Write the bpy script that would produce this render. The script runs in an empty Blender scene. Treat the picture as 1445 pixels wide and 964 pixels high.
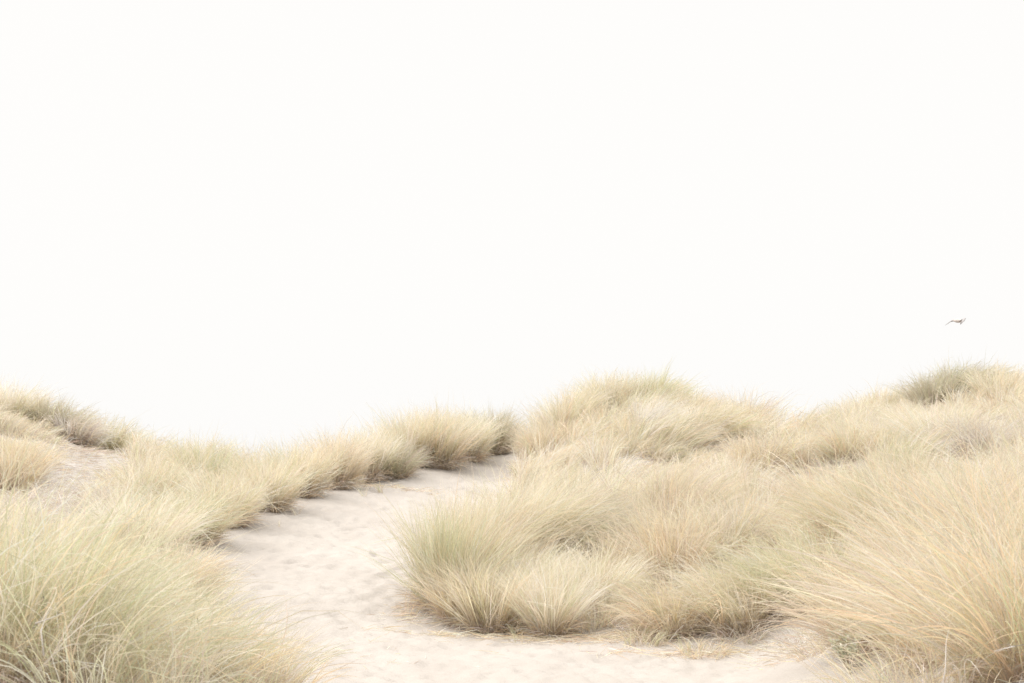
import bpy, math, random
import numpy as np

# ------------------------------------------------------------------ camera, sky, sun, exposure
sc = bpy.context.scene
COL = sc.collection
rng = np.random.default_rng(11)
random.seed(5)
PITCH = math.radians(6.33)
F, CX, CY = 1605.0, 722.5, 482.0
EYE = 1.6
cam_d = bpy.data.cameras.new('camera'); cam = bpy.data.objects.new('camera', cam_d); COL.objects.link(cam)
cam.location = (0, 0, EYE); cam.rotation_euler = (math.radians(90) + PITCH, 0, 0)
cam_d.sensor_width = 36; cam_d.lens = 40; cam_d.clip_end = 3000; cam_d.clip_start = 0.05
cam_d.dof.use_dof = True; cam_d.dof.focus_distance = 12.5; cam_d.dof.aperture_fstop = 5.0
sc.camera = cam

SUN_EL, SUN_AZ = math.radians(60), math.radians(-108)      # azimuth measured from +Y towards +X
w = bpy.data.worlds.new("World"); sc.world = w; w.use_nodes = True
nt = w.node_tree; N = nt.nodes; bg = N['Background']
sky = N.new('ShaderNodeTexSky'); sky.sky_type = 'NISHITA'; sky.sun_disc = False
sky.sun_elevation = SUN_EL; sky.sun_rotation = SUN_AZ; sky.dust_density = 4.0; sky.air_density = 1.0
hs = N.new('ShaderNodeHueSaturation'); hs.inputs['Saturation'].default_value = 0.06
mix = N.new('ShaderNodeMixRGB'); mix.inputs[0].default_value = 0.975
mix.inputs[2].default_value = (7.2, 7.12, 7.0, 1)          # even overcast cloud
nt.links.new(sky.outputs[0], hs.inputs['Color']); nt.links.new(hs.outputs[0], mix.inputs[1])
tc = N.new('ShaderNodeTexCoord'); sx = N.new('ShaderNodeSeparateXYZ'); mr = N.new('ShaderNodeMapRange'); mr.interpolation_type = 'SMOOTHSTEP'
nt.links.new(tc.outputs['Generated'], sx.inputs[0]); nt.links.new(sx.outputs['Z'], mr.inputs['Value'])
mr.inputs['From Min'].default_value = .40; mr.inputs['From Max'].default_value = .75           # cloud is brighter overhead, as in any overcast
mr.inputs['To Min'].default_value = .0519; mr.inputs['To Max'].default_value = .115
nt.links.new(mr.outputs[0], bg.inputs['Strength'])
nt.links.new(mix.outputs[0], bg.inputs['Color'])
sd = bpy.data.lights.new('sun', 'SUN'); sd.energy = 1.4; sd.angle = math.radians(55); sd.color = (1.0, .96, .91)
sun = bpy.data.objects.new('sun', sd); COL.objects.link(sun)
from mathutils import Vector
sdir = Vector((math.sin(SUN_AZ)*math.cos(SUN_EL), math.cos(SUN_AZ)*math.cos(SUN_EL), math.sin(SUN_EL)))
sun.rotation_euler = (-sdir).to_track_quat('-Z', 'Y').to_euler(); sun.location = (-8, 4, 14)
vs = sc.view_settings; sc.display_settings.display_device = 'sRGB'
vs.view_transform = 'Standard'; vs.look = 'None'; vs.gamma = 1; vs.use_curve_mapping = False; vs.exposure = 1.43
cy = sc.cycles
cy.max_bounces = 10; cy.diffuse_bounces = 8; cy.transmission_bounces = 8; cy.use_denoising = True; cy.denoising_prefilter = 'NONE'; cy.use_adaptive_sampling = False

# ------------------------------------------------------------------ helpers
def at(px, py, Y):
    u = (px-CX)/F; v = (CY-py)/F
    s = Y/(math.cos(PITCH) - v*math.sin(PITCH))
    return s*u, Y, EYE + s*(math.sin(PITCH) + v*math.cos(PITCH))

def tag(o, label=None, cat=None, group=None, kind=None):
    for k, v in (('label', label), ('category', cat), ('group', group), ('kind', kind)):
        if v: o[k] = v
    return o

# ------------------------------------------------------------------ terrain: thin-plate surface through surveyed ground points
CTRL = [
 # sand path
 (500,964,8.4),(700,964,8.4),(900,955,8.7),(1100,940,9.1),(650,915,9.9),(900,915,9.9),(500,900,10),(330,900,9.6),
 (480,825,12),(350,800,12.2),(480,785,13.5),(460,757,15),(570,757,15),(560,722,17),(650,728,17),(600,700,19),(690,702,19),
 (660,676,21),(710,678,21),(700,652,23),(725,641,24.3),
 # edge of path, dune side
 (255,785,12.4),(270,763,13.3),(370,724,15.5),(422,703,17),(500,690,18.7),(590,668,20.5),(660,655,22),
 # ridge on that side
 (-160,560,18),(0,600,20),(60,612,20),(130,630,20.5),(200,660,21),(280,703,22),(370,720,22.5),(430,708,21.5),(520,670,21),
 (600,630,23),(680,636,24.3),
 (30,712,14.5),(60,785,11),(105,668,16.3),(110,704,14.2),(120,745,13),(200,775,12),(210,728,15),(320,730,16),
 # mound close to the camera
 (0,1000,4.5),(150,1010,5),(300,1015,6),(420,1020,6.5),(530,1030,7),(-30,1240,3),(0,870,7),(150,885,8),(240,865,9.4),
 # far hump and ridge over the path
 (762,655,22),(830,660,19),(805,608,23.0),(862,616,21.0),(930,622,21.0),(880,585,24),(945,592,24),(1000,622,23.5),(1060,646,26),(1130,650,26),(1200,614,25),
 (1270,590,24.5),(1335,567,24),(1445,582,22),(1600,560,20),
 (1000,674,18),(1100,690,17),(1200,680,16),(1300,662,16),(1400,655,15),
 (600,868,11.3),(640,885,10.95),(720,893,10.75),(800,893,10.75),(740,805,13),(850,772,14.5),(950,772,14),(690,760,15),
 (900,835,12),(1000,865,11),(1100,855,10.5),(1100,770,13),(1250,778,11),(1250,885,8),(1350,845,8),(1445,845,7),
 (1445,940,5.4),(1300,985,6),(1445,1020,4.4),(1200,985,7.3),(1470,1220,3),(950,905,10.2),(1060,908,10.0),
]
P = np.array([at(*c) for c in CTRL])
EXTRA = [(0,0,0),(-1,2,.02),(1,2,.02),(0,5,0),(-1,6.5,0.0),(1.6,6.6,0.02),(-5,0,.8),(6,0,.8),(-9,6,1.2),(10,7,1.5),
         (-16,14,1.7),(16,12,2.0),(-15,27,1.2),(-9,27,.8),(-4,28.5,.7),(0,27.5,1.7),(3,30,1.7),(7,32,1.2),(12,30,1.9),(18,27,2.2),
         (-12,38,0),(0,38,0.2),(12,40,0.2),(24,34,.6),(-24,30,.3),(-24,5,1),(24,5,1.5),(0,-8,0),(-14,-8,.6),(14,-8,.6)]
P = np.vstack([P, np.array(EXTRA, float)])
def _k(r): return np.where(r > 1e-9, r*r*np.log(np.maximum(r, 1e-9)), 0)
n = len(P); A = np.zeros((n+3, n+3))
D = np.linalg.norm(P[:, None, :2]-P[None, :, :2], axis=2)
A[:n, :n] = _k(D) + np.eye(n)*0.15; A[:n, n] = 1; A[:n, n+1:] = P[:, :2]; A[n, :n] = 1; A[n+1:, :n] = P[:, :2].T
WT = np.linalg.solve(A, np.concatenate([P[:, 2], np.zeros(3)]))
def vnoise(x, y, s, seed):
    """smooth value noise in [-1, 1]"""
    xs, ys = np.asarray(x)/s, np.asarray(y)/s
    xi, yi = np.floor(xs).astype(np.int64), np.floor(ys).astype(np.int64)
    fx, fy = xs-xi, ys-yi
    fx = fx*fx*(3-2*fx); fy = fy*fy*(3-2*fy)
    def h(a, b):
        v = np.sin(a*127.1+b*311.7+seed*74.7)*43758.5453
        return 2*(v-np.floor(v))-1
    return (h(xi, yi)*(1-fx)+h(xi+1, yi)*fx)*(1-fy)+(h(xi, yi+1)*(1-fx)+h(xi+1, yi+1)*fx)*fy
# path outline in plan
PATH_PX = [(262,930,8.9),(178,850,10.6),(188,803,12.3),(238,776,13.3),(345,735,15.5),(412,710,17),(486,690,18.7),(580,668,20.5),(650,656,22),
           (700,640,24.2),(700,640,27),(745,640,27),(745,640,24.3),(752,660,22),(735,690,19.7),(722,712,17.4),(672,760,15),(648,800,13),(606,866,11.4),
           (635,888,10.9),(720,896,10.65),(810,896,10.65),(850,890,10.8),(890,920,9.95),(1000,930,9.7),(1075,922,9.8),(1110,940,9.2),(1125,970,8.3),
           (1150,1010,7.2),(1200,1100,5.4),(1250,1200,3),(300,1200,3),(350,1100,5.6),(455,1040,6.9),(395,1000,7.6),(320,960,8.2)]
PATH = np.array([at(*c)[:2] for c in PATH_PX])
def path_sd(x, y):
    """signed distance to the path outline, negative inside"""
    x = np.atleast_1d(x); y = np.atleast_1d(y)
    dmin = np.full(len(x), 1e9); inside = np.zeros(len(x), bool)
    for i in range(len(PATH)):
        ax, ay = PATH[i]; bx, by = PATH[(i+1) % len(PATH)]
        ex, ey = bx-ax, by-ay
        t = np.clip(((x-ax)*ex+(y-ay)*ey)/(ex*ex+ey*ey+1e-12), 0, 1)
        dmin = np.minimum(dmin, np.hypot(x-ax-t*ex, y-ay-t*ey))
        c = ((ay > y) != (by > y)) & (x < (bx-ax)*(y-ay)/((by-ay) if abs(by-ay) > 1e-12 else 1e-12)+ax)
        inside ^= c
    return np.where(inside, -dmin, dmin)

def ground(x, y):
    x = np.atleast_1d(np.asarray(x, float)); y = np.atleast_1d(np.asarray(y, float))
    z = np.empty(len(x))
    for i in range(0, len(x), 20000):
        xx, yy = x[i:i+20000], y[i:i+20000]
        cxx, cyy = np.clip(xx, -24, 24), np.clip(yy, -8, 40)
        d = np.hypot(cxx[:, None]-P[None, :, 0], cyy[:, None]-P[None, :, 1])
        zz = _k(d) @ WT[:n] + WT[n] + WT[n+1]*cxx + WT[n+2]*cyy
        out = np.hypot(xx-cxx, yy-cyy)
        f = np.exp(-out/12)
        z[i:i+20000] = zz*f + (1-f)*(0.05*vnoise(xx, yy, 30, 3))
    z += 0.025*vnoise(x, y, 1.7, 1)
    near = (np.abs(x) < 18) & (y > 2) & (y < 32)
    if near.any():                                             # hummocks built up under the grass
        k = np.clip((path_sd(x[near], y[near])-.15)/.9, 0, 1)
        z[near] += k*(.15*vnoise(x[near], y[near], 1.7, 31)+.07*vnoise(x[near], y[near], .8, 32))
    return z

# ------------------------------------------------------------------ materials
def sand_material():
    m = bpy.data.materials.new('pale_beach_sand'); m.use_nodes = True
    t = m.node_tree; b = t.nodes['Principled BSDF']; b.inputs['Roughness'].default_value = 1
    b.inputs['Specular IOR Level'].default_value = 0.1
    geo = t.nodes.new('ShaderNodeNewGeometry')
    def noise(s, d=3, sc_=(1, 1, 1)):
        mp = t.nodes.new('ShaderNodeMapping'); mp.inputs['Scale'].default_value = sc_
        nn = t.nodes.new('ShaderNodeTexNoise'); nn.inputs['Scale'].default_value = s; nn.inputs['Detail'].default_value = d
        t.links.new(geo.outputs['Position'], mp.inputs['Vector']); t.links.new(mp.outputs[0], nn.inputs['Vector'])
        return nn
    n1 = noise(1.3, 5); n2 = noise(160, 2); n3 = noise(9, 4, (0.7, 1.2, 1))
    r = t.nodes.new('ShaderNodeValToRGB')
    r.color_ramp.elements[0].color = (.364, .331, .300, 1); r.color_ramp.elements[0].position = .3
    r.color_ramp.elements[1].color = (.411, .379, .347, 1); r.color_ramp.elements[1].position = .7
    t.links.new(n1.outputs[0], r.inputs[0])
    r2 = t.nodes.new('ShaderNodeValToRGB')
    r2.color_ramp.elements[0].color = (.80, .79, .78, 1); r2.color_ramp.elements[1].color = (1, 1, 1, 1)
    r2.color_ramp.elements[0].position = .3; r2.color_ramp.elements[1].position = .62
    t.links.new(n2.outputs[0], r2.inputs[0])
    mx = t.nodes.new('ShaderNodeMixRGB'); mx.blend_type = 'MULTIPLY'; mx.inputs[0].default_value = .6
    t.links.new(r.outputs[0], mx.inputs[1]); t.links.new(r2.outputs[0], mx.inputs[2]); t.links.new(mx.outputs[0], b.inputs['Base Color'])
    b1 = t.nodes.new('ShaderNodeBump'); b1.inputs['Distance'].default_value = .04; b1.inputs['Strength'].default_value = .6
    t.links.new(n3.outputs[0], b1.inputs['Height'])
    n4 = noise(24, 3, (.6, 1.3, 1)); b3 = t.nodes.new('ShaderNodeBump'); b3.inputs['Distance'].default_value = .012; b3.inputs['Strength'].default_value = .7
    t.links.new(n4.outputs[0], b3.inputs['Height']); t.links.new(b1.outputs[0], b3.inputs['Normal'])
    b2 = t.nodes.new('ShaderNodeBump'); b2.inputs['Distance'].default_value = .003; b2.inputs['Strength'].default_value = .5
    t.links.new(n2.outputs[0], b2.inputs['Height']); t.links.new(b3.outputs[0], b2.inputs['Normal'])
    t.links.new(b2.outputs[0], b.inputs['Normal'])
    return m

def grass_material(name, trans=.55):
    m = bpy.data.materials.new(name); m.use_nodes = True
    t = m.node_tree; t.nodes.clear()
    out = t.nodes.new('ShaderNodeOutputMaterial')
    at_ = t.nodes.new('ShaderNodeAttribute'); at_.attribute_name = 'blade_colour'
    d = t.nodes.new('ShaderNodeBsdfDiffuse'); tr = t.nodes.new('ShaderNodeBsdfTranslucent'); g = t.nodes.new('ShaderNodeBsdfGlossy')
    g.inputs['Roughness'].default_value = .45; g.inputs['Color'].default_value = (.9, .9, .88, 1)
    t.links.new(at_.outputs['Color'], d.inputs['Color']); t.links.new(at_.outputs['Color'], tr.inputs['Color'])
    m1 = t.nodes.new('ShaderNodeMixShader'); m1.inputs[0].default_value = trans
    t.links.new(d.outputs[0], m1.inputs[1]); t.links.new(tr.outputs[0], m1.inputs[2])
    m2 = t.nodes.new('ShaderNodeMixShader'); m2.inputs[0].default_value = .05
    t.links.new(m1.outputs[0], m2.inputs[1]); t.links.new(g.outputs[0], m2.inputs[2])
    t.links.new(m2.outputs[0], out.inputs['Surface'])
    return m
SAND = sand_material(); BLADE = grass_material('marram_blade'); THATCH = grass_material('dead_thatch_blade', .3)

# ------------------------------------------------------------------ ground sheet
def axis(parts):
    out = []
    for a, b, s in parts: out.append(np.arange(a, b-1e-6, s))
    return np.concatenate(out+[np.array([parts[-1][1]])])
gx = axis([(-900,-200,100),(-200,-40,20),(-40,-16,1.2),(-16,-5,.25),(-5,4.2,.045),(4.2,16,.25),(16,40,1.2),(40,200,20),(200,900,100)])
gy = axis([(-200,-20,20),(-20,0,1),(0,7,.12),(7,16,.05),(16,25.5,.07),(25.5,45,.5),(45,120,5),(120,400,40),(400,1600,200)])
X, Yg = np.meshgrid(gx, gy); fx, fy = X.ravel(), Yg.ravel()
Z = ground(fx, fy)
sd_ = path_sd(fx, fy)
trod = np.clip((0.1-sd_)/.6, 0, 1) * ((fx > -5) & (fx < 4.2) & (fy > 6) & (fy < 26))
def dents(x, y):
    h = np.zeros(len(x))
    idx = np.where(trod > 0)[0]
    xs, ys = x[idx], y[idx]; acc = np.zeros(len(idx))
    order = np.argsort(ys); sy = ys[order]
    for _ in range(7500):
        cxx, cyy = rng.uniform(-4.6, 4.0), rng.uniform(6.5, 25)
        a = rng.uniform(0, math.pi); la, lb = rng.uniform(.07, .13), rng.uniform(.045, .075); dep = rng.uniform(.006, .019)
        lo, hi = np.searchsorted(sy, [cyy-.5, cyy+.5]); k = order[lo:hi]
        dx, dy = xs[k]-cxx, ys[k]-cyy
        near = np.abs(dx) < .5; k = k[near]; dx, dy = dx[near], dy[near]
        p = (dx*math.cos(a)+dy*math.sin(a))/la; q = (-dx*math.sin(a)+dy*math.cos(a))/lb
        r2 = p*p+q*q
        acc[k] += dep*(-np.exp(-r2*.9)+.55*np.exp(-((np.sqrt(r2)-1.7)/.5)**2))
    h[idx] = acc
    return h
Z += trod*dents(fx, fy) + trod*(.010*vnoise(fx, fy, .34, 8)+.006*vnoise(fx, fy, .16, 9))
nx, ny = len(gx), len(gy)
me = bpy.data.meshes.new('sand_ground')
i = np.arange((ny-1)*(nx-1)); r_, c_ = i//(nx-1), i % (nx-1); a0 = r_*nx+c_
faces = np.stack([a0, a0+1, a0+nx+1, a0+nx], 1)
def fill_mesh(me, co, quads, smooth=True):
    me.vertices.add(len(co)); me.vertices.foreach_set('co', co.astype(np.float32).ravel())
    me.loops.add(quads.size); me.loops.foreach_set('vertex_index', quads.astype(np.int32).ravel())
    me.polygons.add(len(quads)); me.polygons.foreach_set('loop_start', np.arange(0, quads.size, 4, dtype=np.int32))
    me.polygons.foreach_set('use_smooth', np.full(len(quads), smooth))
    me.update(calc_edges=True)
fill_mesh(me, np.stack([fx, fy, Z], 1), faces)
me.materials.append(SAND)
go = bpy.data.objects.new('sand_ground', me); COL.objects.link(go)
tag(go, kind='structure')

# ------------------------------------------------------------------ grass
COLS = {'straw': (.745,.655,.50), 'cream': (.81,.745,.635), 'green': (.575,.58,.375), 'olive': (.47,.44,.31), 'bleach': (.84,.80,.75),
        'orange': (.80,.625,.42), 'brown': (.54,.445,.365), 'grey': (.60,.555,.505), 'sage': (.62,.635,.51)}
CN = list(COLS); CV = np.array([COLS[k] for k in CN])
SHEATH = np.array((.61,.505,.415))
def pick(mixd, n):
    p = np.array([mixd.get(k, 0.0) for k in CN], float); p /= p.sum()
    c = CV[rng.choice(len(CN), n, p=p)]
    return np.clip(c*(1+rng.normal(0, .09, (n, 1)))*(1+rng.normal(0, .03, (n, 3))), .05, .85)

def blades(root, d0, bend, L, W, col, seg=6, sheath=.28, tipc=None):
    """ribbons: root (n,3), start direction d0, bend added along the length; returns verts, quads, colours"""
    n = len(root)
    ang = rng.uniform(0, 2*math.pi, n)
    rv = np.stack([np.cos(ang), np.sin(ang), np.zeros(n)], 1)
    pos = root.copy(); V = []; Cc = []
    kink = rng.normal(0, .05, (n, 3))
    brk = (rng.uniform(0, 1, (n, 1)) < .07)*np.concatenate([rng.normal(0, .8, (n, 2)), -rng.uniform(0, 1.2, (n, 1))], 1); bt = rng.uniform(.35, .8, (n, 1))
    for s in range(seg+1):
        t = s/seg
        d = d0 + bend*(t**1.35) + kink*math.sin(t*5) + brk*(t > bt)
        d /= np.linalg.norm(d, axis=1, keepdims=True)
        side = np.cross(d, rv); side /= np.linalg.norm(side, axis=1, keepdims=True)+1e-9
        wd = (W*(1-t**3.5)*.5*(.75+.25*min(1, t*4)))[:, None] + 1e-5
        V.append(np.stack([pos-side*wd, pos+side*wd], 1))
        f = max(0.0, 1-t/sheath)
        c = col*(1-.75*f)+SHEATH*.75*f
        if t > .8: c = c*(1-.35*(t-.8)/.2)+np.array(COLS['straw'])*(.35*(t-.8)/.2)
        Cc.append(np.repeat(c[:, None, :], 2, 1))
        pos = pos + d*(L/seg)[:, None]
    V = np.stack(V, 1).reshape(n, -1, 3); Cc = np.stack(Cc, 1).reshape(n, -1, 3)
    nv = V.shape[1]
    k = np.arange(seg)*2
    q = np.stack([k, k+1, k+3, k+2], 1)
    Q = (np.arange(n)[:, None, None]*nv + q[None]).reshape(-1, 4)
    return V.reshape(-1, 3), Q, Cc.reshape(-1, 3)

def mesh_from(name, chunks, mat):
    vs_, qs_, cs_ = [], [], []; off = 0
    for v, q, c in chunks:
        vs_.append(v); qs_.append(q+off); cs_.append(c); off += len(v)
    v, q, c = np.concatenate(vs_), np.concatenate(qs_), np.concatenate(cs_)
    me = bpy.data.meshes.new(name); fill_mesh(me, v, q, True)
    a = me.color_attributes.new('blade_colour', 'FLOAT_COLOR', 'POINT')
    a.data.foreach_set('color', np.concatenate([c, np.ones((len(c), 1))], 1).astype(np.float32).ravel())
    me.materials.append(mat)
    return me

def width_at(Y): return .0023 + .00025*max(0, Y)

def tuft(x, y, L, R, n, lean, spread, droop, mixd, W, wild=1.0, local=False, seg=6):
    """one tuft of blades growing out of the ground at x, y"""
    ns = max(1, n//(5 if wild < 1.3 else 3))                      # several leaves to a shoot
    sh = rng.integers(0, ns, n)
    rho = np.sqrt(rng.uniform(0, 1, ns))[sh]; phi = rng.uniform(0, 2*math.pi, ns)[sh]
    out = np.stack([np.cos(phi), np.sin(phi)], 1)*rho[:, None]
    rx, ry = x+out[:, 0]*R+rng.normal(0, .008, n), y+out[:, 1]*R+rng.normal(0, .008, n)
    rz = ground(rx, ry)-.02
    root = np.stack([rx, ry, rz], 1)
    if local: root = root - np.array(local)
    lean = np.array(lean)
    stray = (rng.uniform(0, 1, (ns, 1)) < .12)[sh]*1.0
    tilt = out*spread + wild*(rng.normal(0, .17, (ns, 2))[sh] + rng.normal(0, .08, (n, 2))) + stray*rng.normal(0, .45, (ns, 2))[sh]
    d0 = np.concatenate([tilt*.75+lean*.35, np.ones((n, 1))], 1)
    b = np.concatenate([out*spread*.9 + lean*rng.uniform(.7, 1.3, (n, 1)) + wild*(rng.normal(0, .27, (ns, 2))[sh] + rng.normal(0, .22, (n, 2))),
                        -1.2*droop*rng.gamma(3, .33, (n, 1))], 1)
    ln = L*np.clip(rng.normal(.86, .20, ns)[sh]*rng.normal(1, .12, n), .3, 1.18)*(1+stray[:, 0]*rng.uniform(0, .3, n))
    return blades(root, d0, b, ln, W*rng.uniform(.6, 1.3, n), np.clip(pick(mixd, ns)[sh]*.65+pick(mixd, n)*.35, 0, .85), seg=seg)

def thatch(x, y, R, n, W, local, mixd=None, h=.28):
    phi = rng.uniform(0, 2*math.pi, n); rho = np.sqrt(rng.uniform(0, 1, n))*R*1.05
    rx, ry = x+np.cos(phi)*rho, y+np.sin(phi)*rho
    root = np.stack([rx, ry, ground(rx, ry)-.01], 1)-np.array(local)
    a2 = phi+rng.normal(0, .8, n)
    d0 = np.stack([np.cos(a2)*.7, np.sin(a2)*.7, rng.uniform(.3, 1.4, n)], 1)
    b = np.stack([np.cos(a2)*.7, np.sin(a2)*.7, -rng.uniform(.6, 2.0, n)], 1)
    return blades(root, d0, b, h*rng.uniform(.5, 1.4, n), W*rng.uniform(.7, 1.2, n), pick(mixd or {'brown': 4, 'grey': 2, 'straw': 2, 'bleach': 1, 'orange': 1}, n), seg=4)

PAL = {
 'mid':   {'grey': .6, 'straw': 5, 'cream': 3.5, 'green': 2, 'olive': .7, 'orange': 1, 'bleach': 1.2, 'brown': .4},
 'green': {'green': 6, 'sage': 1.5, 'straw': 2.5, 'cream': 1.5, 'orange': 1.4, 'olive': 1.6, 'bleach': .6, 'brown': .6},
 'blond': {'cream': 5, 'straw': 3, 'bleach': 2, 'green': 1.4},
 'tan':   {'straw': 4, 'orange': 1.6, 'brown': 2, 'cream': 2.2, 'green': 1.2, 'grey': 1},
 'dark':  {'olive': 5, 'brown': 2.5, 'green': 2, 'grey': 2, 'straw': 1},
 'grey':  {'grey': 4, 'bleach': 3, 'brown': 2, 'straw': 2},
 'silver':{'bleach': 5, 'grey': 2, 'cream': 3, 'straw': 1},
 'amber': {'orange': 2.6, 'straw': 3.6, 'green': 2.6, 'cream': 2, 'brown': 1.8, 'bleach': .7, 'grey': 1.2, 'olive': .8},
}
G = 'marram grass tussocks on the dunes'
TUSS = []            # plan positions, so the loose cover keeps clear of them
def tussock(px, Y, L, R, n, lean, spread, droop, pal, label, dead=.5, W=None):
    x = at(px, 660, Y)[0]; y = Y
    z = float(ground([x], [y])[0]); loc = (x, y, z)
    W = W or width_at(Y)
    extra = [tuft(x, y, L*1.02, R*1.3, 110, (lean[0]*.6, lean[1]*.6), spread*1.2, droop*1.3, {'bleach': 2, 'orange': 3, 'cream': 2, 'straw': 3} if px < 700 else {'bleach': 1, 'orange': 5, 'cream': 1.5, 'straw': 2.5}, W*1.35, wild=2.8, local=loc, seg=9)] if Y < 8 else []
    me = mesh_from('marram_tussock', extra+[tuft(x, y, L, R, n, lean, spread, droop, PAL[pal], W, wild=1.9 if Y < 8 and px < 700 else (1.8 if Y < 8 else 1.28), local=loc, seg=8 if Y < 8 else 6)], BLADE)
    o = bpy.data.objects.new('marram_tussock', me); COL.objects.link(o); o.location = loc
    tag(o, label, 'grass tussock', G)
    if dead:
        t = bpy.data.objects.new('dead_thatch', mesh_from('dead_thatch', [thatch(x, y, R, int(n*dead), W, loc, h=.40*L)], THATCH))
        COL.objects.link(t); t.parent = o
    TUSS.append((x, y, R))
    return o

T = tussock
# --- clump island beside the path bend
T(775,10.72,.74,.15,1300,(.08,0),.75,.35,'blond','small blond fan-shaped tussock standing in front of the grass island at the path bend')
T(690,10.95,.76,.20,1300,(.05,-.05),.65,.4,'mid','yellow-green tussock with brown base beside the small blond fan, path side')
T(655,11.15,.72,.19,1200,(-.05,-.1),.6,.4,'tan','tussock with splayed tan lower stalks between two taller ones on the island edge')
T(634,11.5,1.05,.22,1900,(.10,0),.22,.3,'green','tall upright greenish tussock closing the path end of the grass island')
T(665,12.3,1.0,.26,2000,(.25,0),.45,.45,'mid','dense upright tussock just behind the tall greenish one on the island')
T(700,12.9,1.0,.30,2200,(.55,0),.45,.7,'mid','tussock combed sideways by wind across the top of the grass island')
T(765,13.4,1.05,.32,2300,(.8,0),.5,.9,'mid','broad windswept tussock arching over the crown of the grass island')
T(835,13.6,.9,.28,1800,(.75,-.1),.5,1.0,'dark','shaded olive tussock folding down at the far flank of the grass island')  # dark palette puts the shade of the island's flank into the blade colour
T(735,11.9,.85,.24,1600,(.35,-.1),.55,.6,'blond','pale tussock above the small blond fan, bending over it')
T(838,11.6,.72,.24,1500,(.3,-.1),.6,.7,'blond','soft blond tussock in the hollow between the island and the big slope')
# --- along the path, dune side
T(268,13.3,.82,.26,1900,(-.25,-.15),.75,.9,'green','drooping tussock with green shaded flank overhanging the bare sand where path widens')
T(320,14.7,.82,.26,1700,(-.08,-.1),.6,.7,'mid','rounded yellow tussock next above the drooping one on the sand edge')
T(375,15.9,.85,.26,1700,(.1,-.05),.5,.55,'mid','pale tussock with dark stalky foot midway along the sand edge')
T(422,17.3,.85,.26,1600,(.1,0),.45,.45,'mid','straw tussock on the sand edge just below the russet-footed one')
T(470,18.6,.95,.26,1700,(.12,0),.4,.4,'tan','russet-footed tall tussock on the sand edge below the ridge')
T(514,19.8,.95,.26,1600,(.1,0),.4,.4,'blond','blond tussock between the russet-footed one and the dark-hearted one')
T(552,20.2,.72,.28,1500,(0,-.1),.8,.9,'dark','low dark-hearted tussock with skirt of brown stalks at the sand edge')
T(575,21.5,1.05,.32,1900,(.05,0),.4,.35,'mid','tall tussock rising behind the low dark-hearted one against the sky')
T(618,21.7,1.1,.32,2100,(.15,0),.45,.45,'mid','tallest tussock crowning the ridge beside the path')
T(655,22.6,1.0,.28,1700,(.15,0),.45,.5,'blond','blond tussock sloping down from the ridge crown towards the path top')
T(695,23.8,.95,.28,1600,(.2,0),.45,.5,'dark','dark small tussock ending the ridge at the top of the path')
T(735,26.4,.45,.3,700,(.1,0),.5,.5,'blond','short pale tuft in the gap where the path tops out')
# --- hump across the path
T(766,21.6,.95,.27,1800,(.1,0),.55,.55,'tan','tan upright tussock flanking the top of the path opposite the ridge')
T(740,20.9,.4,.14,260,(-.1,-.1),.7,.6,'tan','sparse low tan tuft on sand at the foot of the tan upright tussock')
T(800,22.8,1.0,.34,2000,(.35,0),.5,.6,'mid','tussock on the shoulder of the big rounded hump above the path top')
T(858,23.8,.95,.34,2100,(.2,0),.5,.5,'mid','spiky tussock topping the big rounded hump against the sky')
T(920,23.9,.95,.34,2100,(.3,0),.5,.6,'green','rounded greenish tussock next to the spiky one on the hump crest')
T(975,23.3,.9,.32,1800,(.6,0),.45,.8,'mid','tussock trailing down the far side of the rounded hump crest')
T(925,20.9,.8,.34,1700,(.7,-.1),.45,1.1,'silver','silvery bleached tussock combed flat in the middle of the hump face')
T(1000,20.6,.9,.34,1900,(.8,-.1),.45,1.1,'mid','straw-green flattened tussock just beyond the silvery bleached one')
# --- ridge further along
T(1050,25.0,1.25,.3,1500,(.1,0),.55,.6,'tan','small lone tussock standing up in the dip of the skyline')
T(1185,24.8,.85,.34,1700,(.15,0),.5,.55,'mid','tussock on the skyline where the ridge starts climbing out of the dip')
T(1245,24.4,.8,.32,1600,(.1,0),.55,.5,'mid','bristly tussock on the climbing skyline below the dark crest one')
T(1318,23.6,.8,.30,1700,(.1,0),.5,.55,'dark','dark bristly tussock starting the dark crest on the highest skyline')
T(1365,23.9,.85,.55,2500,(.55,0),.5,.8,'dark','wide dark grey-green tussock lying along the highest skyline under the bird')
T(1415,22.5,.85,.34,1700,(.2,0),.5,.6,'mid','straw tussock just past the wide dark crest one on the skyline')
# --- big slope
T(960,14.5,.95,.32,2000,(.35,-.05),.5,.6,'tan','russet tussock in the middle of the big slope above a dark hollow')
T(935,12.4,.95,.30,2000,(-.25,-.15),.55,.7,'tan','brownish tussock fanning towards the island across a shaded gap')
T(1010,12.8,.9,.30,1800,(-.15,-.05),.6,.7,'mid','tussock beside the dark hollow in the middle of the big slope')
T(1075,17.2,.8,.3,1500,(.25,0),.55,.7,'tan','brown-footed tussock in the upper middle of the big slope')
T(1200,17.2,.75,.28,1300,(.0,-.1),.8,.8,'tan','brownish spiky thatchy tussock around a bare spot high on the big slope')
T(1325,16.6,.9,.30,1700,(-.2,0),.7,.6,'blond','blond tussock spread like a fan high on the slope')
T(1372,16.0,.75,.3,1500,(-.3,-.1),.6,1.0,'grey','mauve-grey tussock beside the blond fan high on the slope')  # greyer blade mix than the slope around it
T(945,10.6,.62,.26,1500,(-.35,-.15),.7,1.0,'tan','low sprawling tussock spilling onto the sand beside the side path')
T(1040,10.5,.75,.30,1700,(-.4,-.15),.6,1.0,'mid','drooping tussock above the side path with grey stalks beneath')
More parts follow.
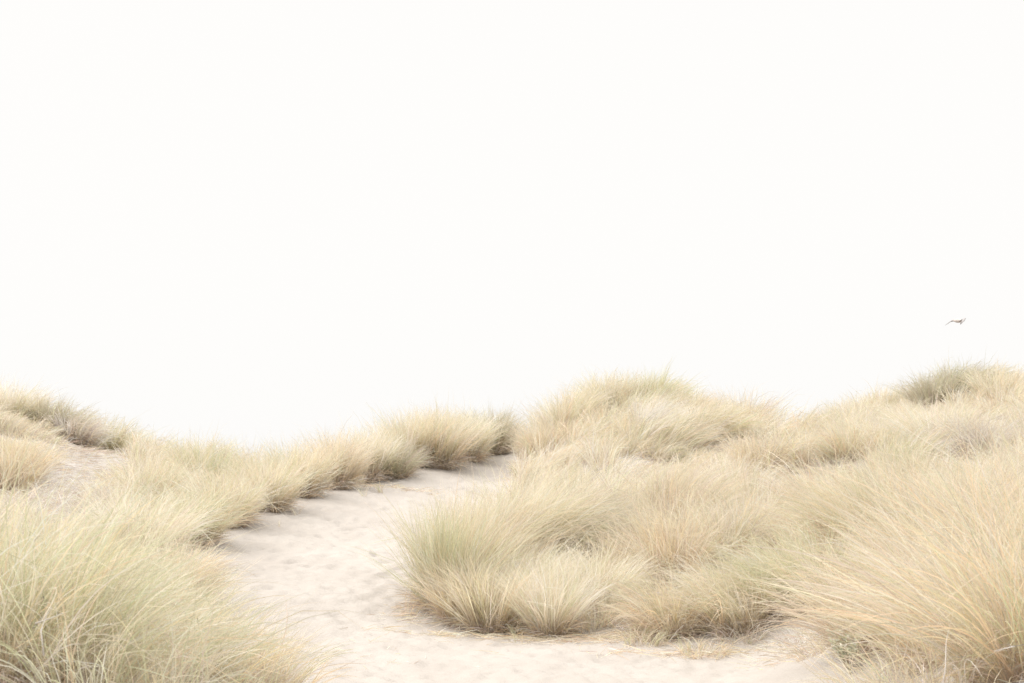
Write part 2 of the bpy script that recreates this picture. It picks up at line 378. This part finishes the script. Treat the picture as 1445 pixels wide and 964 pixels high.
T(1130,10.4,.85,.30,1600,(-.45,-.1),.6,.9,'green','green-tinged drooping tussock above the end of the side path')
T(1230,11.2,1.0,.34,1800,(-.5,0),.5,.7,'amber','amber-stalked tussock leaning over the side path from midslope')
T(1330,9.2,1.0,.34,1800,(-.25,0),.5,.6,'amber','long-stalked golden tussock leaning downhill in front of the blond fan')
T(1240,7.9,.85,.28,1300,(-.65,-.1),.55,.9,'tan','tangled low tussock with brown stalks beside the sage scrub plant')
T(1340,6.9,.85,.26,1000,(-.7,0),.5,.7,'amber','big golden tussock raking low over the end of the side path', W=.0042)
T(1435,5.6,1.1,.22,1200,(-.22,.1),.95,.6,'amber','huge close tussock with bare woody base fanning across the frame corner', W=.0042, dead=.5)
T(1440,7.4,.95,.30,1200,(-.05,0),.5,.5,'amber','tall close tussock behind the huge fanning one at the frame edge', W=.0042)
# --- left dune
T(5,19.6,.85,.34,1700,(.15,0),.5,.6,'blond','pale tussock on the high end of the skyline at the frame edge')
T(72,19.8,.75,.34,1900,(.2,-.05),.55,.7,'dark','dark brown bristly tussock on the skyline above the bare sand scar')
T(104,19.6,.68,.30,1400,(.5,-.3),.55,1.1,'grey','grey-brown tussock collapsing downhill over the bare sand scar')
T(152,20.6,.75,.30,1300,(.25,0),.55,.7,'green','short yellow-green tussock on the skyline beyond the collapsing grey one')
T(255,21.6,.75,.34,1500,(.15,0),.5,.6,'mid','low tussock on the skyline sloping to the saddle')
T(8,15.0,.72,.34,1900,(.0,-.1),.6,.8,'tan','rounded brownish tussock on the slope beside the bare sand scar')
T(222,15.2,.8,.34,1700,(.3,0),.5,.8,'mid','feathery tussock below the bare sand scar on its lower side')
T(290,17.0,.85,.34,1700,(.15,0),.5,.7,'green','greenish feathery tussock under the saddle in the skyline')
T(205,11.8,.8,.32,1700,(.2,-.1),.6,.8,'blond','pale fluffy tussock inland of the drooping one at the widened path')
T(255,10.4,.6,.26,1300,(.15,-.1),.6,.9,'tan','low pinkish-brown tussock tucked behind the close green grass')
# --- close mound
T(20,4.9,1.0,.28,1200,(.12,.05),.5,.6,'green','huge close green tussock at the frame edge with long straw stalks', W=.0042, dead=.4)
T(110,5.3,.74,.26,1200,(.12,0),.6,.8,'green','close green tussock with arching stalks beside the huge one', W=.0040, dead=.4)
T(190,6.0,.68,.26,900,(.1,0),.55,.7,'green','close green tussock in the middle of the near mound', W=.0040)
T(268,6.6,.60,.26,850,(.2,0),.6,.7,'green','close green tussock thinning out towards the sand', W=.0038)
T(355,7.3,.5,.28,800,(.3,0),.7,.6,'amber','thin straw tussock with sparse blades bordering the sand at the near mound foot', W=.0036)
T(120,8.2,.55,.32,1700,(.3,0),.55,.7,'green','leaning green tussock on the back of the near mound')

# --- seedlings on the sand
def sprig(px, Y, L, n, label):
    x = at(px, 660, Y)[0]; z = float(ground([x], [Y])[0]); loc = (x, Y, z)
    me = mesh_from('grass_sprig', [tuft(x, Y, L, .06, n, (.1, 0), .8, .5, PAL['tan'], width_at(Y)*.65, local=loc)], BLADE)
    o = bpy.data.objects.new('grass_sprig', me); COL.objects.link(o); o.location = loc
    tag(o, label, 'grass sprig', 'young sprigs sprouting from the bare sand')
sprig(420,15.7,.30,14,'thin straw sprig on bare sand below the pale stalky-footed tussock')
sprig(396,15.0,.14,8,'tiny low sprig on bare sand, nearest the widened part of the path')
sprig(515,17.9,.24,22,'short tan sprig on sand below the russet-footed tussock')
sprig(540,18.6,.28,26,'tufty tan sprig on sand below the dark-hearted tussock')
sprig(735,10.35,.22,14,'sparse sprig on sand just in front of the small blond fan-shaped tussock')
sprig(578,11.2,.34,20,'thin straw sprig at the path side of the tall upright greenish tussock')
sprig(690,18.4,.26,24,'brown sprig at the sand edge above the grass island')

# ------------------------------------------------------------------ loose grass cover between the tussocks
LEAN = [  # px, Y, lean x, lean y, length, droop
 (0,5,.08,0,.75,.7),(200,6,.1,0,.62,.7),(400,7,.3,0,.45,.6),(100,9,.1,0,.5,.9),(60,12,.1,0,.36,.9),(110,13.6,.1,0,.24,.9),(20,15,.1,0,.6,.8),(200,13,-.05,0,.55,.8),(150,20,.3,0,.6,.7),(80,17,.0,-.1,.35,1),(0,20,.15,0,.75,.6),
 (300,20,.15,0,.6,.6),(380,22,.1,0,.6,.5),(440,21,.15,0,.75,.5),(600,23,.15,0,.95,.4),(760,22,.2,0,.85,.5),(850,20,.6,0,.85,.8),(900,23,.35,0,.85,.6),(950,19,.8,0,.8,1.0),(1050,22,.4,0,.75,.8),
 (1100,18,.35,0,.75,.8),(1250,22,.2,0,.75,.6),(1400,20,.15,0,.75,.6),(1330,16,-.2,0,.8,.7),(760,13.5,.7,0,.95,.8),(650,12,.3,0,.95,.5),(860,15,.6,0,.85,.8),
 (950,13,.1,0,.85,.7),(1000,11,-.2,0,.75,.9),(1150,11,-.45,0,.85,.9),(1250,9,-.4,0,.65,.9),(1350,7,-.45,0,.65,.9),(1440,5,-.4,0,.5,.8),(1430,10,-.2,0,.75,.7),(1200,14,-.2,0,.8,.8)]
LP = np.array([(at(a[0], 660, a[1])[0], a[1]) for a in LEAN]); LV = np.array([a[2:] for a in LEAN])
def field(x, y):
    wgt = 1/((LP[:, 0]-x)**2+((LP[:, 1]-y)*.8)**2+.25)**1.5
    return (wgt[:, None]*LV).sum(0)/wgt.sum()
scar = at(108, 668, 16.4); scar2 = at(118, 640, 18.4)
bare = at(1195, 680, 16.3)
HOLLOW = [(at(p, 660, Y)[0], Y, r, ry) for p, Y, r, ry in ((880,13.6,.32,.8),(992,11.7,.38,.9),(1100,9.9,.45,.8),(1165,16.3,.4,1.0),(1378,14.9,.5,1.2),
          (1200,8.4,.35,.7),(1020,19.6,.5,1.0),(55,13.2,.5,1.1),(1255,10.0,.3,.8),(1090,14.5,.35,1.0),(760,12.0,.3,.5))]
def cover():
    L_, R_ = [], []
    y = 3.2
    tt = np.array(TUSS)
    pts = []
    while y < 28.5:
        step = .30 if y < 9 else (.40 if y < 15 else .48)
        xr = y*.5+1.2
        xs = np.arange(-xr, xr, step)
        pts.append(np.stack([xs+rng.uniform(-.5, .5, len(xs))*step, np.full(len(xs), y)+rng.uniform(-.5, .5, len(xs))*step, np.full(len(xs), step)], 1))
        y += step
    pts = np.concatenate(pts)
    # natural mounds about a metre across, each with its own colour, lean and height
    mc = []
    for _ in range(9000):
        yy = math.sqrt(rng.uniform(3.0**2, 28.5**2)); x = rng.uniform(-1, 1)*(yy*.5+1.2)
        r = rng.uniform(.42, .78)*(.85 if yy < 9 else (1.0 if yy < 14 else 1.15))
        if all((x-a[0])**2+(yy-a[1])**2 > (.80*(r+a[2]))**2 for a in mc): mc.append((x, yy, r))
    mc = np.array(mc)
    mh = rng.uniform(.68, 1.25, len(mc)); ml = rng.normal(0, .34, (len(mc), 2)); mt = rng.integers(0, 8, len(mc))
    sd = path_sd(pts[:, 0], pts[:, 1])
    for (x, yy, step), s in zip(pts, sd):
        if s < .1: continue
        if x > 0 and yy < 5.5: continue
        if x < 0 and yy < 4.3: continue
        if math.hypot((x-scar[0])/.56, (yy-scar[1])/2.3) < 1 or math.hypot((x-scar2[0])/.5, (yy-scar2[1])/1.5) < 1: continue
        dt = np.hypot(tt[:, 0]-x, tt[:, 1]-yy)-tt[:, 2]
        if dt.min() < .05: continue
        if -1.4 < x < 1.4 and yy < 5.6: continue
        hol = False
        lx, ly, L, dr = field(x, yy)
        fr = (tt[:, 1]-yy > 0) & (tt[:, 1]-yy < 1.15) & (np.abs(tt[:, 0]-x) < tt[:, 2]+.12)
        if fr.any() and yy > 8 and not (yy > 18 and x > .6 and x < 5): L *= .5; dr *= 1.3                # trodden / short in front of the big tussocks
        if any(((x-h[0])/h[2])**2+((yy-h[1])/h[3])**2 < 1 for h in HOLLOW): L *= .3; dr *= 1.5; hol = True
        dm = np.hypot(mc[:, 0]-x, mc[:, 1]-yy)/mc[:, 2]; k = int(dm.argmin()); dk = float(dm[k])
        if dk > (1.12 if yy > 9 else .95) and rng.uniform() < .93: continue              # hollow between mounds
        ox, oy = (x-mc[k, 0])/mc[k, 2], (yy-mc[k, 1])/mc[k, 2]
        v2 = float(vnoise(x, yy, 2.6, 22))
        m = dict(PAL['mid'])
        if x < -1.2 and yy < 10: m = dict(PAL['green']); m['green'] = 8
        elif x > 2 and yy < 10: m = dict(PAL['amber'])
        kind = mt[k]
        if kind in (0, 1): m['cream'] = m.get('cream', 1)*2; m['bleach'] = 2.5
        elif kind == 2: m['green'] = m.get('green', 1)*2.2; m['olive'] = m.get('olive', .5)*2
        elif kind == 3: m['orange'] = m.get('orange', 1)*2; m['brown'] = 2
        elif kind == 4: m['grey'] = 2.5; m['bleach'] = 2.5
        elif kind == 5: m['olive'] = 3; m['brown'] = 1.5
        if v2 > .4: m['brown'] = m.get('brown', 0)+1.2
        hgt = (mh[k] if yy < 19 else .5+.5*mh[k])*(1.12-.50*min(1.2, dk)**2)*(.72 if oy < -.35 else 1)
        sc_ = min(1, rng.uniform(.5, .8)+s*.9)*hgt*rng.uniform(.88, 1.1)
        nb = int((205 if yy >= 9 else (130 if x > 0 else 125))*(step/.42)**1.2*rng.uniform(.75, 1.25))
        ch = tuft(x, yy, L*sc_, step*.50, nb, (lx+ml[k, 0]*(1.8 if yy < 9 and x > 0 else 1)+ox*.6*min(1, s), ly+ml[k, 1]+oy*.6*min(1, s)), .42, dr*(.7+.6*dk), m, width_at(yy)*1.05, wild=2.0 if yy < 9 and x < 0 else (2.0 if yy < 9 else 1.35), seg=7 if yy < 8 else 5)
        th = thatch(x, yy, step*.5, int(nb*(.7 if hol else .25)), width_at(yy), (0, 0, 0), {'grey': 4, 'brown': 3, 'bleach': 2} if hol else None)
        (L_ if x < at(735, 660, yy)[0] - (0 if yy > 17 else .9) else R_).extend([ch, th])
    return L_, R_
cl, cr = cover()
for ch, lab in ((cl, 'dense yellow-green marram grass covering the dune with the bare sand scar'),
                (cr, 'dense windblown straw marram grass covering the big slope and hump')):
    o = bpy.data.objects.new('dune_grass', mesh_from('dune_grass', ch, BLADE)); COL.objects.link(o)
    tag(o, lab, 'grass', kind='stuff')

# ------------------------------------------------------------------ straw litter lying on the sand
def litter():
    spots = [(860,10.45,.9,.25,420),(690,10.55,.8,.12,200),(580,11.3,.25,.5,120),(1000,9.75,.9,.12,220),(735,21.0,.3,.8,120),(560,19.2,.9,.25,160),(108,16,.7,1.6,500),(118,18.2,.5,1.1,500),(1195,16.2,.5,.5,160),(480,9.6,1.2,1.2,60),(1120,9.3,.5,.3,120)]
    ch = []
    for q, (px, Y, sx, sy, nn) in enumerate(spots):
        x0 = at(px, 660, Y)[0]
        x = x0+rng.normal(0, .5, nn)*sx; y = Y+rng.normal(0, .5, nn)*sy
        a = rng.uniform(0, 2*math.pi, nn)
        root = np.stack([x, y, ground(x, y)+.012], 1)
        d0 = np.stack([np.cos(a), np.sin(a), rng.uniform(-.02, .25, nn)], 1)
        b = np.stack([rng.normal(0, .4, nn), rng.normal(0, .4, nn), -rng.uniform(0, .35, nn)], 1)
        ch.append(blades(root, d0, b, rng.uniform(.08, .32, nn), np.full(nn, width_at(Y)), pick({'grey': 3, 'brown': 3, 'straw': 1} if px in (108, 118, 1195) else {'straw': 3, 'orange': 1, 'cream': 3, 'brown': 1.4}, nn), seg=4, sheath=.01))
    o = bpy.data.objects.new('straw_litter', mesh_from('straw_litter', ch, THATCH)); COL.objects.link(o)
    tag(o, 'fallen straw-coloured stalks lying loose on the sand', 'straw litter', kind='stuff')
litter()

# ------------------------------------------------------------------ sage scrub plant and woody stalks near the frame corner
def simple_mat(name, col, rough=.8):
    m = bpy.data.materials.new(name); m.use_nodes = True
    t = m.node_tree; b = t.nodes['Principled BSDF']; b.inputs['Roughness'].default_value = rough
    nn = t.nodes.new('ShaderNodeTexNoise'); nn.inputs['Scale'].default_value = 25
    r = t.nodes.new('ShaderNodeValToRGB')
    r.color_ramp.elements[0].color = tuple(c*.85 for c in col)+(1,); r.color_ramp.elements[1].color = tuple(min(1, c*1.1) for c in col)+(1,)
    t.links.new(nn.outputs[0], r.inputs[0]); t.links.new(r.outputs[0], b.inputs['Base Color'])
    return m
def scrub(px, py, Y, n, label, hh=.3):
    x, y, z0 = at(px, py, Y); z = float(ground([x], [y])[0]); loc = (x, y, z)
    h = hh
    stems, leaves = [], []
    for _ in range(n):
        a = rng.uniform(0, 2*math.pi); s = rng.uniform(.1, .5)
        d0 = np.array([[math.cos(a)*s, math.sin(a)*s, 1.0]]); ln = np.array([h*rng.uniform(.8, 1.2)])
        v, q, c = blades(np.zeros((1, 3)), d0, np.zeros((1, 3)), ln, np.array([.006]), np.array([[.42, .36, .28]]), seg=6)
        stems.append((v, q, c))
        m = 26
        t = rng.uniform(.45, 1, m); base = v.reshape(-1, 2, 3).mean(1)
        pts = np.stack([np.interp(t*6, np.arange(7), base[:, k]) for k in range(3)], 1)
        la = rng.uniform(0, 2*math.pi, m)
        leaves.append(blades(pts, np.stack([np.cos(la), np.sin(la), rng.uniform(0, .8, m)], 1), np.stack([np.zeros(m), np.zeros(m), rng.normal(-.3, .3, m)], 1),
                             rng.uniform(.02, .045, m), np.full(m, .012), pick({'sage': 5, 'green': 1, 'bleach': 1}, m), seg=3, sheath=.01))
    o = bpy.data.objects.new('scrub_plant', mesh_from('scrub_plant', leaves, BLADE)); COL.objects.link(o); o.location = loc
    tag(o, label, 'scrub plant')
    for st in stems:
        t = bpy.data.objects.new('stem', mesh_from('stem', [st], THATCH)); COL.objects.link(t); t.parent = o
scrub(1195,862,7.6,18,'low sage-green leafy scrub plant poking out of the tangled grass beside the side path', .26)
scrub(1325,755,7.6,12,'taller sage-green leafy sprays among golden stalks on the slope', .55)

def dead_stalk(pts, r0, label):
    import bmesh
    bm = bmesh.new(); rings = []
    pts = [Vector(p) for p in pts]
    for i, p in enumerate(pts):
        d = (pts[min(i+1, len(pts)-1)]-pts[max(i-1, 0)]).normalized()
        u = d.orthogonal().normalized(); v = d.cross(u); r = r0*(1-.75*i/(len(pts)-1))
        rings.append([bm.verts.new(p+u*r*math.cos(k*math.pi/3)+v*r*math.sin(k*math.pi/3)) for k in range(6)])
    for a, b in zip(rings, rings[1:]):
        for k in range(6): bm.faces.new((a[k], a[(k+1) % 6], b[(k+1) % 6], b[k]))
    bm.faces.new(rings[0][::-1]); bm.faces.new(rings[-1])
    for f in bm.faces: f.smooth = True
    me = bpy.data.meshes.new('dead_stalk'); bm.to_mesh(me); bm.free(); me.materials.append(WOOD)
    o = bpy.data.objects.new('dead_stalk', me); COL.objects.link(o)
    tag(o, label, 'dead stalk', 'bleached dead stalks among close grass')
WOOD = simple_mat('bleached_stalk', (.55, .51, .47))
def stalk_px(path, r0, label): dead_stalk([at(*p) for p in path], r0, label)
stalk_px([(1500,905,4.3),(1455,908,4.35),(1430,912,4.4),(1402,919,4.5)], .0045, 'stout bleached stalk lying across the base of the huge close tussock')
stalk_px([(1328,985,5.2),(1334,940,5.2),(1335,905,5.25),(1342,872,5.35)], .003, 'thin upright bleached stalk standing free in front of the golden tussock')
stalk_px([(62,925,4.4),(58,890,4.4),(66,868,4.45),(74,856,4.5)], .004, 'crooked white stalk in the close green grass by the frame edge')
stalk_px([(50,880,4.5),(72,872,4.5),(98,862,4.55)], .004, 'white stalk lying crosswise in the close green grass')

# ------------------------------------------------------------------ gull
def gull():
    import bmesh
    Yb = 30.0
    C0 = Vector(at(1351, 452.6, Yb))
    def wp(px, py, dy): return Vector(at(1351+(px-1352.5)*1.08, 452.6+(py-452.6)*1.08, Yb+dy))-C0
    root = bpy.data.objects.new('gull', None); COL.objects.link(root); root.location = C0
    # body: spindle from tail to bill
    bm = bmesh.new(); A_, B_ = wp(1346.5, 452.2, .12), wp(1359, 453.2, -.1)
    prof = [(0, .010), (.06, .022), (.2, .038), (.4, .055), (.6, .056), (.78, .042), (.86, .038), (.93, .032), (.97, .014), (1.05, .004)]
    ax = (B_-A_); L = ax.length; ax.normalize(); u = ax.orthogonal().normalized(); v = ax.cross(u); rings = []
    for t, r in prof:
        c = A_+ax*(L*t); rings.append([bm.verts.new(c+u*r*math.cos(j*math.pi/5)+v*r*math.sin(j*math.pi/5)) for j in range(10)])
    for a, b in zip(rings, rings[1:]):
        for j in range(10): bm.faces.new((a[j], a[(j+1) % 10], b[(j+1) % 10], b[j]))
    bm.faces.new(rings[0][::-1]); bm.faces.new(rings[-1])
    for f in bm.faces: f.smooth = True
    bmesh.ops.recalc_face_normals(bm, faces=bm.faces)
    me = bpy.data.meshes.new('body'); bm.to_mesh(me); bm.free(); me.materials.append(simple_mat('white_plumage', (.47, .425, .40)))
    o = bpy.data.objects.new('body', me); COL.objects.link(o); o.parent = root
    # wings: thick tapered, bent at the wrist
    wm = simple_mat('grey_plumage', (.33, .31, .305))
    def wing(pts, chords, chord_dir):
        bm = bmesh.new(); rings = []
        cd = chord_dir.normalized()
        for i, (p, c) in enumerate(zip(pts, chords)):
            d = (pts[min(i+1, len(pts)-1)]-pts[max(i-1, 0)]).normalized(); nrm = d.cross(cd).normalized()
            th = .10*c+.006
            rings.append([bm.verts.new(q) for q in (p+cd*c*.45, p+cd*c*.15+nrm*th, p-cd*c*.55, p+cd*c*.15-nrm*th*.4)])
        for a, b in zip(rings, rings[1:]):
            for j in range(4): bm.faces.new((a[j], a[(j+1) % 4], b[(j+1) % 4], b[j]))
        bm.faces.new(rings[0][::-1]); bm.faces.new(rings[-1])
        for f in bm.faces: f.smooth = True
        bmesh.ops.recalc_face_normals(bm, faces=bm.faces)
        me = bpy.data.meshes.new('wing'); bm.to_mesh(me); bm.free(); me.materials.append(wm)
        o = bpy.data.objects.new('wing', me); COL.objects.link(o); o.parent = root
    wing([wp(1353, 452.6, 0), wp(1349, 451.9, .22), wp(1345.2, 452.4, .4), wp(1341, 455.2, .55), wp(1336.6, 458.3, .7)], [.10, .095, .09, .08, .03], Vector((.3, -.7, .6)))
    wing([wp(1354.5, 453, 0), wp(1358.5, 451.5, -.2), wp(1361.2, 449.9, -.36), wp(1359.6, 453.2, -.42), wp(1356.4, 457.4, -.46)], [.10, .10, .11, .10, .03], Vector((.7, -.6, .2)))
    tag(root, 'pale gull with bent grey-tipped wings gliding in the white sky', 'bird')
gull()
print('verts', sum(len(m.vertices) for m in bpy.data.meshes))
